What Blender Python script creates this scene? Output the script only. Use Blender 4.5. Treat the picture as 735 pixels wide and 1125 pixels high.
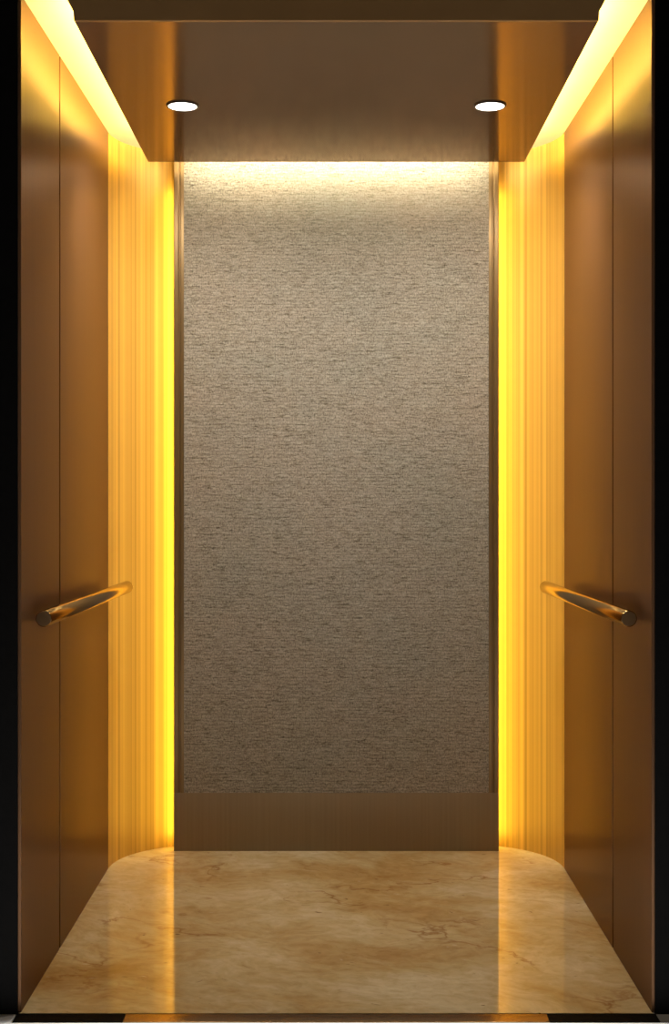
import bpy, bmesh, math
from mathutils import Vector

# ---------------------------------------------------------------- clear
for o in list(bpy.data.objects):
    bpy.data.objects.remove(o, do_unlink=True)
S = bpy.context.scene
C = S.collection

# ---------------------------------------------------------------- camera
cam = bpy.data.cameras.new('camera')
cam.sensor_fit = 'AUTO'
cam.sensor_width = 36.0
cam.lens = 36.0 * 1461.0 / 1125.0
cam.shift_x = -2.0 / 1125.0
cam.shift_y = -21.5 / 1125.0
cam.clip_start = 0.05
cam_o = bpy.data.objects.new('camera', cam)
C.objects.link(cam_o)
cam_o.location = (0, 0, 1.3)
cam_o.rotation_euler = (math.radians(90), 0, 0)
S.camera = cam_o

# ---------------------------------------------------------------- world, exposure
W = bpy.data.worlds.new('world')
S.world = W
W.use_nodes = True
W.node_tree.nodes['Background'].inputs['Color'].default_value = (1.0, 0.80, 0.58, 1)
W.node_tree.nodes['Background'].inputs['Strength'].default_value = 0.045
S.view_settings.view_transform = 'Standard'
S.view_settings.look = 'None'
S.view_settings.exposure = 0.0
S.view_settings.gamma = 1.0
S.view_settings.use_curve_mapping = False
S.cycles.use_denoising = True
S.cycles.sample_clamp_indirect = 6.0

LED_COVE = (1.0, 0.74, 0.13)
LED_CORNER = (1.0, 0.70, 0.10)
LED_WASH = (1.0, 0.90, 0.66)
P_COVE = 74.0
P_CORNER = 16.5
P_WASH = 150.0
P_SPOT = 40.0
P_LANDING_FILL = 800.0

# added unseen spot: whitens the pale landing in front of the door sill
ld = bpy.data.lights.new('landing_fill_light', 'SPOT')
ld.energy = P_LANDING_FILL
ld.color = (1.0, 0.97, 0.93)
ld.spot_size = math.radians(40)
ld.spot_blend = 0.06
ld.shadow_soft_size = 0.02
lo = bpy.data.objects.new('landing_fill_light', ld)
C.objects.link(lo)
lo.location = (0, 2.235, 2.9)
lo.scale = (4.0, 1.0, 1.0)

# ---------------------------------------------------------------- helpers
def obj(name, bm, mat, parent=None, smooth=False, bevel=0.0):
    me = bpy.data.meshes.new(name)
    bmesh.ops.recalc_face_normals(bm, faces=bm.faces)
    bm.to_mesh(me)
    bm.free()
    if smooth:
        for p in me.polygons:
            p.use_smooth = True
    o = bpy.data.objects.new(name, me)
    C.objects.link(o)
    if mat:
        me.materials.append(mat)
    if parent:
        o.parent = parent
        o.matrix_parent_inverse = parent.matrix_basis.inverted()
    if bevel:
        m = o.modifiers.new('bevel', 'BEVEL')
        m.width = bevel
        m.segments = 2
        m.limit_method = 'ANGLE'
    return o

def add_box(bm, x0, x1, y0, y1, z0, z1):
    v = [bm.verts.new((x, y, z)) for x in (x0, x1) for y in (y0, y1) for z in (z0, z1)]
    for f in ((0, 1, 3, 2), (4, 6, 7, 5), (0, 4, 5, 1), (2, 3, 7, 6), (0, 2, 6, 4), (1, 5, 7, 3)):
        bm.faces.new([v[i] for i in f])
    return bm

def box(x0, x1, y0, y1, z0, z1):
    return add_box(bmesh.new(), min(x0, x1), max(x0, x1), y0, y1, z0, z1)

def add_prism(bm, pts, axis, a0, a1):
    """extrude a 2D outline along an axis ('x','y','z')"""
    def P(p, a):
        if axis == 'z':
            return (p[0], p[1], a)
        if axis == 'y':
            return (p[0], a, p[1])
        return (a, p[0], p[1])
    lo_ = [bm.verts.new(P(p, a0)) for p in pts]
    hi_ = [bm.verts.new(P(p, a1)) for p in pts]
    n = len(pts)
    bm.faces.new(lo_)
    bm.faces.new(list(reversed(hi_)))
    for i in range(n):
        j = (i + 1) % n
        bm.faces.new((lo_[i], lo_[j], hi_[j], hi_[i]))
    return bm

def prism(pts, axis, a0, a1):
    return add_prism(bmesh.new(), pts, axis, a0, a1)

def lathe(profile, n=48):
    """spin (r, z) profile round Z"""
    bm = bmesh.new()
    rings = []
    for r, z in profile:
        if r < 1e-6:
            rings.append([bm.verts.new((0, 0, z))])
        else:
            rings.append([bm.verts.new((r * math.cos(2 * math.pi * k / n), r * math.sin(2 * math.pi * k / n), z)) for k in range(n)])
    for a, b in zip(rings, rings[1:]):
        for k in range(n):
            j = (k + 1) % n
            if len(a) == 1 and len(b) > 1:
                bm.faces.new((a[0], b[k], b[j]))
            elif len(b) == 1 and len(a) > 1:
                bm.faces.new((a[k], a[j], b[0]))
            elif len(a) > 1:
                bm.faces.new((a[k], a[j], b[j], b[k]))
    return bm

def along(bm, p0, p1):
    """move a lathe built on +Z from origin so it runs p0 -> p1"""
    d = Vector(p1) - Vector(p0)
    q = Vector((0, 0, 1)).rotation_difference(d.normalized())
    bm.transform(q.to_matrix().to_4x4())
    bmesh.ops.translate(bm, vec=Vector(p0), verts=bm.verts)
    return bm

def thing(name, label, cat, loc=(0, 0, 0), group=None):
    o = bpy.data.objects.new(name, None)
    o.empty_display_size = 0.1
    C.objects.link(o)
    o.location = loc
    bpy.context.view_layer.update()
    o['label'] = label
    o['category'] = cat
    if group:
        o['group'] = group
    return o

def structure(o):
    o['kind'] = 'structure'
    return o

# ---------------------------------------------------------------- materials
def new_mat(name):
    m = bpy.data.materials.new(name)
    m.use_nodes = True
    nt = m.node_tree
    b = nt.nodes['Principled BSDF']
    return m, nt, b

def node(nt, kind, **kw):
    n = nt.nodes.new(kind)
    for k, v in kw.items():
        if k in n.inputs:
            n.inputs[k].default_value = v
        else:
            setattr(n, k, v)
    return n

def mapping(nt, scale, rot=(0, 0, 0)):
    tc = nt.nodes.new('ShaderNodeTexCoord')
    mp = nt.nodes.new('ShaderNodeMapping')
    mp.inputs['Scale'].default_value = scale
    mp.inputs['Rotation'].default_value = rot
    nt.links.new(tc.outputs['Object'], mp.inputs['Vector'])
    return mp.outputs['Vector']

def ramp(nt, fac, stops):
    r = nt.nodes.new('ShaderNodeValToRGB')
    e = r.color_ramp.elements
    while len(e) < len(stops):
        e.new(0.5)
    for el, (p, c) in zip(e, stops):
        el.position = p
        el.color = (*c, 1) if len(c) == 3 else c
    nt.links.new(fac, r.inputs['Fac'])
    return r.outputs['Color']

def mix(nt, a, b, fac, mode='MIX'):
    m = nt.nodes.new('ShaderNodeMix')
    m.data_type = 'RGBA'
    m.blend_type = mode
    for s, v in ((m.inputs['Factor'], fac), (m.inputs['A'], a), (m.inputs['B'], b)):
        pass
    L = nt.links
    ins = {'f': m.inputs[0], 'a': m.inputs[6], 'b': m.inputs[7]}
    for k, v in (('f', fac), ('a', a), ('b', b)):
        if isinstance(v, (int, float)):
            ins[k].default_value = v
        elif isinstance(v, tuple):
            ins[k].default_value = (*v, 1)
        else:
            L.new(v, ins[k])
    return m.outputs[2]

def brushed(name, col_a, col_b, metallic, rough, scale=(260, 260, 1.2), aniso=0.5, bump=0.03, spec=0.5, tint=(1, 1, 1)):
    """brushed sheet metal, the brushing runs vertically"""
    m, nt, b = new_mat(name)
    v = mapping(nt, scale)
    n = node(nt, 'ShaderNodeTexNoise', Scale=1.0, Detail=3.0, Roughness=0.6)
    nt.links.new(v, n.inputs['Vector'])
    nt.links.new(ramp(nt, n.outputs['Fac'], [(0.3, col_a), (0.7, col_b)]), b.inputs['Base Color'])
    b.inputs['Metallic'].default_value = metallic
    b.inputs['Roughness'].default_value = rough
    b.inputs['Anisotropic'].default_value = aniso
    b.inputs['Specular IOR Level'].default_value = spec
    b.inputs['Specular Tint'].default_value = (*tint, 1)
    tan = node(nt, 'ShaderNodeTangent', direction_type='RADIAL', axis='Z')
    nt.links.new(tan.outputs[0], b.inputs['Tangent'])
    bp = node(nt, 'ShaderNodeBump', Strength=bump, Distance=0.002)
    nt.links.new(n.outputs['Fac'], bp.inputs['Height'])
    nt.links.new(bp.outputs['Normal'], b.inputs['Normal'])
    return m

def plain(name, col, metallic=0.0, rough=0.5, amt=0.08, scale=60.0):
    m, nt, b = new_mat(name)
    v = mapping(nt, (1, 1, 1))
    n = node(nt, 'ShaderNodeTexNoise', Scale=scale, Detail=2.0)
    nt.links.new(v, n.inputs['Vector'])
    lo_ = tuple(c * (1 - amt) for c in col)
    hi_ = tuple(min(1, c * (1 + amt)) for c in col)
    nt.links.new(ramp(nt, n.outputs['Fac'], [(0.3, lo_), (0.7, hi_)]), b.inputs['Base Color'])
    b.inputs['Metallic'].default_value = metallic
    b.inputs['Roughness'].default_value = rough
    return m

def emitter(name, col, strength):
    m, nt, b = new_mat(name)
    b.inputs['Base Color'].default_value = (0.8, 0.8, 0.75, 1)
    b.inputs['Emission Color'].default_value = (*col, 1)
    b.inputs['Emission Strength'].default_value = strength
    return m

M_WALL = brushed('brushed_bronze', (0.122, 0.063, 0.032), (0.152, 0.080, 0.042), 0.35, 0.28, spec=0.10, tint=(0.48, 0.29, 0.18))
M_CORNER = brushed('satin_amber_metal', (0.42, 0.235, 0.05), (0.80, 0.48, 0.11), 0.1, 0.45, scale=(60, 60, 0.03), aniso=0.3, spec=0.2)
M_FRAME = brushed('dark_bronze', (0.22, 0.145, 0.062), (0.27, 0.18, 0.08), 0.6, 0.35)
M_KICK = brushed('kick_plate_bronze', (0.265, 0.195, 0.115), (0.30, 0.222, 0.132), 0.5, 0.38, scale=(90, 90, 0.8))
M_PANEL = plain('polished_bronze_panel', (0.165, 0.110, 0.062), 0.45, 0.13, 0.04, 8)
_b = M_PANEL.node_tree.nodes['Principled BSDF']
_b.inputs['Specular IOR Level'].default_value = 0.3
_b.inputs['Specular Tint'].default_value = (0.55, 0.40, 0.25, 1)
M_FASCIA = plain('dark_bronze_fascia', (0.30, 0.165, 0.06), 0.2, 0.45, 0.05, 10)
M_BRASS = plain('polished_brass', (0.42, 0.27, 0.11), 1.0, 0.17, 0.03, 20)
M_BRASS_END = plain('brass_end_cap', (0.22, 0.13, 0.06), 0.8, 0.35, 0.03, 20)
M_BLACK = plain('black_steel', (0.003, 0.0027, 0.0025), 0.0, 0.6, 0.2)
M_BLACK.node_tree.nodes['Principled BSDF'].inputs['Specular IOR Level'].default_value = 0.05
M_GROOVE = plain('dark_backing', (0.02, 0.012, 0.006), 0.0, 0.7, 0.1)
M_SILL = brushed('sill_bronze', (0.25, 0.15, 0.07), (0.30, 0.18, 0.09), 0.8, 0.2)
M_CEIL = plain('cream_paint', (0.86, 0.84, 0.78), 0.0, 0.6, 0.02, 5)
M_LAND = plain('white_landing_tile', (0.86, 0.86, 0.86), 0.0, 0.5, 0.02, 5)
M_RING = plain('dark_downlight_trim', (0.03, 0.02, 0.012), 0.6, 0.35, 0.1)
M_LED_COVE = emitter('led_warm_yellow', LED_COVE, P_COVE)
M_LED_CORNER = emitter('led_amber', LED_CORNER, P_CORNER)
M_LED_WASH = emitter('led_warm_white', LED_WASH, P_WASH)
M_LENS = emitter('lamp_lens', (1.0, 0.95, 0.86), 9.0)

# woven grasscloth
M_FABRIC, nt, b = new_mat('woven_grasscloth')
L = nt.links
def tex(scale, detail=3.0, rough=0.65):
    n_ = node(nt, 'ShaderNodeTexNoise', Scale=1.0, Detail=detail, Roughness=rough)
    L.new(mapping(nt, scale), n_.inputs['Vector'])
    return n_.outputs['Fac']
base = tex((45, 20, 290), 3.0, 0.7)           # long weft threads
warp = tex((210, 40, 120), 3.0, 0.7)          # short upright ticks
line = tex((32, 20, 210), 2.0, 0.75)          # darker broken threads
tone = tex((3, 3, 5), 3.0, 0.5)
c1 = ramp(nt, base, [(0.32, (0.275, 0.24, 0.19)), (0.50, (0.405, 0.365, 0.305)), (0.68, (0.51, 0.465, 0.395))])
c2 = ramp(nt, warp, [(0.30, (0.34, 0.32, 0.29)), (0.50, (0.88, 0.88, 0.87)), (0.68, (1.12, 1.12, 1.12))])
c3 = ramp(nt, line, [(0.33, (0.50, 0.47, 0.42)), (0.43, (1.0, 1.0, 1.0))])
c4 = ramp(nt, tone, [(0.3, (0.90, 0.93, 0.92)), (0.7, (1.0, 0.97, 0.94))])
wob = node(nt, 'ShaderNodeTexWave', wave_type='BANDS', bands_direction='Z', Scale=26.0, Distortion=5.0, Detail=3.0)
wob.inputs['Detail Scale'].default_value = 1.6
L.new(mapping(nt, (0.5, 1, 1)), wob.inputs['Vector'])
c5 = ramp(nt, wob.outputs['Fac'], [(0.0, (0.80, 0.79, 0.77)), (0.45, (1, 1, 1))])
c1 = mix(nt, c1, c5, 1.0, 'MULTIPLY')
cc = mix(nt, mix(nt, mix(nt, c1, c2, 1.0, 'MULTIPLY'), c3, 1.0, 'MULTIPLY'), c4, 1.0, 'MULTIPLY')
L.new(cc, b.inputs['Base Color'])
b.inputs['Roughness'].default_value = 0.85
b.inputs['Specular IOR Level'].default_value = 0.2
bp = node(nt, 'ShaderNodeBump', Strength=0.35, Distance=0.0015)
L.new(base, bp.inputs['Height'])
L.new(bp.outputs['Normal'], b.inputs['Normal'])

# golden cream marble
M_MARBLE, nt, b = new_mat('golden_cream_marble')
L = nt.links
v = mapping(nt, (1, 1, 1), (0, 0, 0.35))
warpn = node(nt, 'ShaderNodeTexNoise', Scale=2.2, Detail=4.0, Roughness=0.6)
L.new(v, warpn.inputs['Vector'])
wv = nt.nodes.new('ShaderNodeVectorMath'); wv.operation = 'MULTIPLY_ADD'
L.new(warpn.outputs['Color'], wv.inputs[0]); wv.inputs[1].default_value = (0.26, 0.26, 0.26); L.new(v, wv.inputs[2])
st = nt.nodes.new('ShaderNodeMapping'); st.inputs['Scale'].default_value = (1.5, 2.2, 1)
L.new(wv.outputs[0], st.inputs['Vector'])
cloud = node(nt, 'ShaderNodeTexNoise', Scale=1.3, Detail=8.0, Roughness=0.62)
L.new(st.outputs[0], cloud.inputs['Vector'])
col = ramp(nt, cloud.outputs['Fac'], [(0.30, (0.50, 0.29, 0.09)), (0.42, (0.62, 0.43, 0.18)), (0.52, (0.70, 0.55, 0.29)), (0.66, (0.84, 0.73, 0.48))])
def veins(scale, width, sx, sy, detail):
    mp_ = nt.nodes.new('ShaderNodeMapping'); mp_.inputs['Scale'].default_value = (sx, sy, 1)
    L.new(wv.outputs[0], mp_.inputs['Vector'])
    n_ = node(nt, 'ShaderNodeTexNoise', Scale=scale, Detail=detail, Roughness=0.55)
    L.new(mp_.outputs[0], n_.inputs['Vector'])
    return ramp(nt, n_.outputs['Fac'], [(0.5 - width, (0, 0, 0)), (0.5, (1, 1, 1)), (0.5 + width, (0, 0, 0))])
mask = node(nt, 'ShaderNodeTexNoise', Scale=3.0, Detail=2.0)
L.new(v, mask.inputs['Vector'])
mk = ramp(nt, mask.outputs['Fac'], [(0.45, (0, 0, 0)), (0.62, (1, 1, 1))])
v1 = mix(nt, veins(2.2, 0.016, 1.0, 1.7, 6.0), mk, 1.0, 'MULTIPLY')
v1 = mix(nt, v1, (0.85, 0.85, 0.85), 1.0, 'MULTIPLY')
col = mix(nt, col, (0.40, 0.20, 0.06), v1)
sp = node(nt, 'ShaderNodeTexNoise', Scale=1.0, Detail=2.0)
spm = nt.nodes.new('ShaderNodeMapping'); spm.inputs['Scale'].default_value = (22, 60, 1)
L.new(wv.outputs[0], spm.inputs['Vector']); L.new(spm.outputs[0], sp.inputs['Vector'])
dk = ramp(nt, sp.outputs['Fac'], [(0.22, (1, 1, 1)), (0.29, (0, 0, 0))])
col = mix(nt, col, (0.20, 0.10, 0.03), dk)
lt = ramp(nt, sp.outputs['Fac'], [(0.70, (0, 0, 0)), (0.78, (0.8, 0.8, 0.8))])
col = mix(nt, col, (0.78, 0.66, 0.46), lt)
L.new(col, b.inputs['Base Color'])
fine = node(nt, 'ShaderNodeTexNoise', Scale=1.0, Detail=5.0, Roughness=0.7)
fm = nt.nodes.new('ShaderNodeMapping'); fm.inputs['Scale'].default_value = (22, 34, 1)
L.new(wv.outputs[0], fm.inputs['Vector']); L.new(fm.outputs[0], fine.inputs['Vector'])
col = mix(nt, col, ramp(nt, fine.outputs['Fac'], [(0.34, (0.88, 0.84, 0.76)), (0.5, (1, 1, 1)), (0.66, (1.10, 1.12, 1.16))]), 1.0, 'MULTIPLY')
L.new(col, b.inputs['Base Color'])
b.inputs['Roughness'].default_value = 0.07
b.inputs['IOR'].default_value = 1.65

# ---------------------------------------------------------------- dimensions (metres)
HW = 0.788            # half width of the cab
YF = 3.320            # front of the cab floor
YS = 3.790            # seam between the side wall panels
YC = 4.600            # where the curved corner starts
R = 0.310             # corner radius
ZC = 2.545            # ceiling
YB = YC + R
YP = 4.820            # face of the back panel
PX = 0.589            # half width of the back panel

def corner_arc(s, r, a0, a1, n):
    cx, cy = HW - R, YC
    return [(s * (cx + r * math.cos(a)), cy + r * math.sin(a)) for a in [a0 + (a1 - a0) * i / n for i in range(n + 1)]]

# ---------------------------------------------------------------- setting
# floor: outline follows the rounded corners
H = math.pi / 2
pts = [(HW + .004, YF), *corner_arc(1, R + .004, 0, H, 20), *reversed(corner_arc(-1, R + .004, 0, H, 20)), (-HW - .004, YF)]
structure(obj('floor', prism(pts, 'z', -0.06, 0.0), M_MARBLE))
structure(obj('landing_floor', add_box(box(-3, 3, -0.6, YF - 0.053, -0.12, -0.003), -3, -.80, YF - .0535, YF + 1.0, -.12, -.003), M_LAND))
structure(obj('ceiling', prism([(HW + .05, YF), (HW + .05, YB + .06), (-HW - .05, YB + .06), (-HW - .05, YF)], 'z', ZC, ZC + .05), M_CEIL))

for s, side in ((-1, 'left'), (1, 'right')):
    w = structure(obj('wall_' + side, box(s * (HW + .012), s * (HW + .05), YF + .012, YC, 0, ZC), M_GROOVE))
    p = obj('wall_panel', box(s * HW, s * (HW + .012), YF + .004, YS - .006, 0, ZC), M_WALL, w, bevel=.0012)
    p = obj('wall_panel', box(s * HW, s * (HW + .012), YS + .006, YC - .005, 0, ZC), M_WALL, w, bevel=.0012)
    t = structure(obj('trim_' + ('1' if s < 0 else '2'), box(s * (HW + .008), s * (HW + .5), YF, YF + .012, -.003, 3.0), M_BLACK))
structure(obj('wall_back', box(-.50, .50, YB, YB + .05, 0, ZC), M_GROOVE))

# ---------------------------------------------------------------- curved corner panels
for s, side in ((-1, 'left'), (1, 'right')):
    inner = corner_arc(s, R, 0, H, 40)
    outer = corner_arc(s, R + .012, 0, H, 40)
    t = thing('curved_corner_panel', 'glowing amber curved metal panel in the %s rear corner of the cab' % side, 'wall panel', (s * .70, 4.80, 0), 'curved glowing corner panels')
    obj('curved_sheet', prism(inner + list(reversed(outer)), 'z', 0, ZC), M_CORNER, t, smooth=False)

# ---------------------------------------------------------------- back feature panel
bp_ = thing('back_panel', 'tall woven fabric feature panel with bronze frame on the rear wall', 'wall panel', (0, YP, 0))
ZT = ZC - .002
FX = 0.5525
obj('backing_board', box(-PX + .004, PX - .004, YP + .0065, YP + .010, .012, ZT), M_GROOVE, bp_)
for s in (-1, 1):
    prof = [(s * PX, YP + .006), (s * PX, YP + .002), (s * (PX - .002), YP), (s * (PX - .015), YP), (s * (PX - .019), YP + .005), (s * (PX - .022), YP + .005),
            (s * (PX - .025), YP + .001), (s * FX, YP + .001), (s * FX, YP + .006)]
    obj('frame_stile', prism(prof, 'z', .211, ZT), M_FRAME, bp_)
obj('fabric_insert', box(-FX, FX, YP + .003, YP + .0065, .211, ZT), M_FABRIC, bp_)
obj('kick_plate', box(-PX, PX, YP, YP + .0063, .0, .211), M_KICK, bp_, bevel=.001)
for s in (-1, 1):
    obj('light_tube', along(lathe([(0, 0), (.010, 0), (.010, 2.385), (0, 2.385)], 32), (s * .575, YP + .0245, .03), (s * .575, YP + .0245, 2.415)), M_LED_CORNER, bp_, True)
    obj('tube_holder', box(s * .545, s * .566, YP + .010, YP + .030, .020, 2.43), M_GROOVE, bp_)

# ---------------------------------------------------------------- dropped ceiling panel with its cove lights
ZP = 2.473
YPF, YPR = 3.302, 4.721
wf, wr = .652, .668
cp = thing('ceiling_panel', 'glossy dark bronze dropped panel hanging below the ceiling', 'ceiling panel', (0, 4.0, ZP))
obj('panel_board', prism([(-wf, YPF + .012), (wf, YPF + .012), (wr, YPR), (-wr, YPR)], 'z', ZP, ZP + .012), M_PANEL, cp, bevel=.001)
fz = [(-wf, ZP - .001), (wf, ZP - .001), (wf + .001, ZP + .021), (wf + .016, ZP + .050), (wf + .016, ZC), (-wf - .016, ZC), (-wf - .016, ZP + .050), (-wf - .001, ZP + .021)]
obj('front_fascia', prism(fz, 'y', YPF, YPF + .012), M_FASCIA, cp, bevel=.001)
obj('hanger_box', box(-.50, .50, YPF + .012, YPR - .16, ZP + .012, ZC), M_CEIL, cp)
for s in (-1, 1):
    obj('light_strip', box(s * .612, s * .620, YPF + .03, YPR - .16, ZP + .016, ZP + .052), M_LED_COVE, cp)
    obj('strip_holder', box(s * .606, s * .612, YPF + .03, YPR - .15, ZP + .012, ZP + .056), M_FASCIA, cp)
obj('light_strip', box(-.54, .54, YPR - .060, YPR - .012, ZP + .028, ZP + .034), M_LED_WASH, cp)
obj('strip_holder', box(-.54, .54, YPR - .062, YPR - .010, ZP + .012, ZP + .028), M_FASCIA, cp)

# ---------------------------------------------------------------- recessed downlights
for s, side in ((-1, 'left'), (1, 'right')):
    t = thing('downlight', 'small round white downlight in the %s half of the dark ceiling panel' % side, 'ceiling light', (s * .466, 4.03, ZP), 'round ceiling downlights')
    o = obj('trim_ring', lathe([(.0425, 0), (.0425, -.004), (.045, -.005), (.049, -.0035), (.050, 0)]), M_RING, None, True)
    o.parent = t
    o = obj('lens', lathe([(.0425, -.0005), (.0425, -.0040), (.036, -.0062), (.022, -.0078), (.0, -.0085)]), M_LENS, None, True)
    o.parent = t
    sl = bpy.data.lights.new('downlight_beam', 'SPOT')
    sl.energy = P_SPOT
    sl.color = (1.0, 0.92, 0.80)
    sl.spot_size = math.radians(150)
    sl.spot_blend = 1.0
    sl.shadow_soft_size = 0.03
    so = bpy.data.objects.new('downlight_beam', sl)
    C.objects.link(so)
    so.parent = t
    so.location = (0, 0, -.035)
    so.rotation_euler = (math.radians(22), 0, 0)   # beam tilt added to aim light at the rear wall

# ---------------------------------------------------------------- handrails
for s, side in ((-1, 'left'), (1, 'right')):
    p0 = Vector((s * .7525, 3.42, .975))     # front end
    p1 = Vector((s * .7190, 4.573, .975))    # rear end
    t = thing('handrail', 'round brass grab rail running along the %s wall' % side, 'handrail', (s * .735, 4.0, .975), 'brass handrails')
    ln = (p1 - p0).length
    r = .0212
    obj('bar', along(lathe([(r - .002, 0), (r, .002), (r, ln - .010), (r * .93, ln - .004), (r * .75, ln - .001), (0, ln)], 40), p0, p1), M_BRASS, t, True)
    obj('end_cap', along(lathe([(0, -.0005), (r - .0022, -.0005), (r - .0018, .0015), (0, .002)], 40), p0, p1), M_BRASS_END, t)
    for k in (.12, .80):
        q = p0.lerp(p1, k)
        obj('bracket', along(lathe([(.0075, 0), (.0075, HW - abs(q.x) - .004), (.015, HW - abs(q.x) - .004), (.015, HW - abs(q.x) + .003)], 24),
                             (q.x, q.y, q.z - .006), (s * HW, q.y, q.z - .014)), M_BRASS, t, True)

# ---------------------------------------------------------------- door sill
t = thing('door_sill', 'narrow threshold plate along the front edge of the marble floor', 'door sill', (0, YF - .025, 0))
yb, yf = YF - .0005, YF - .052
obj('tread_plate', box(-.525, .525, yf, yb, -.03, -.001), M_SILL, t, bevel=.001)['label'] = 'bronze middle plate of the sill'
for s in (-1, 1):
    o = obj('end_block', box(s * .5255, s * .797, yf, yb, -.03, -.001), M_BLACK, t, bevel=.001)
    o['label'] = 'black end of the sill'
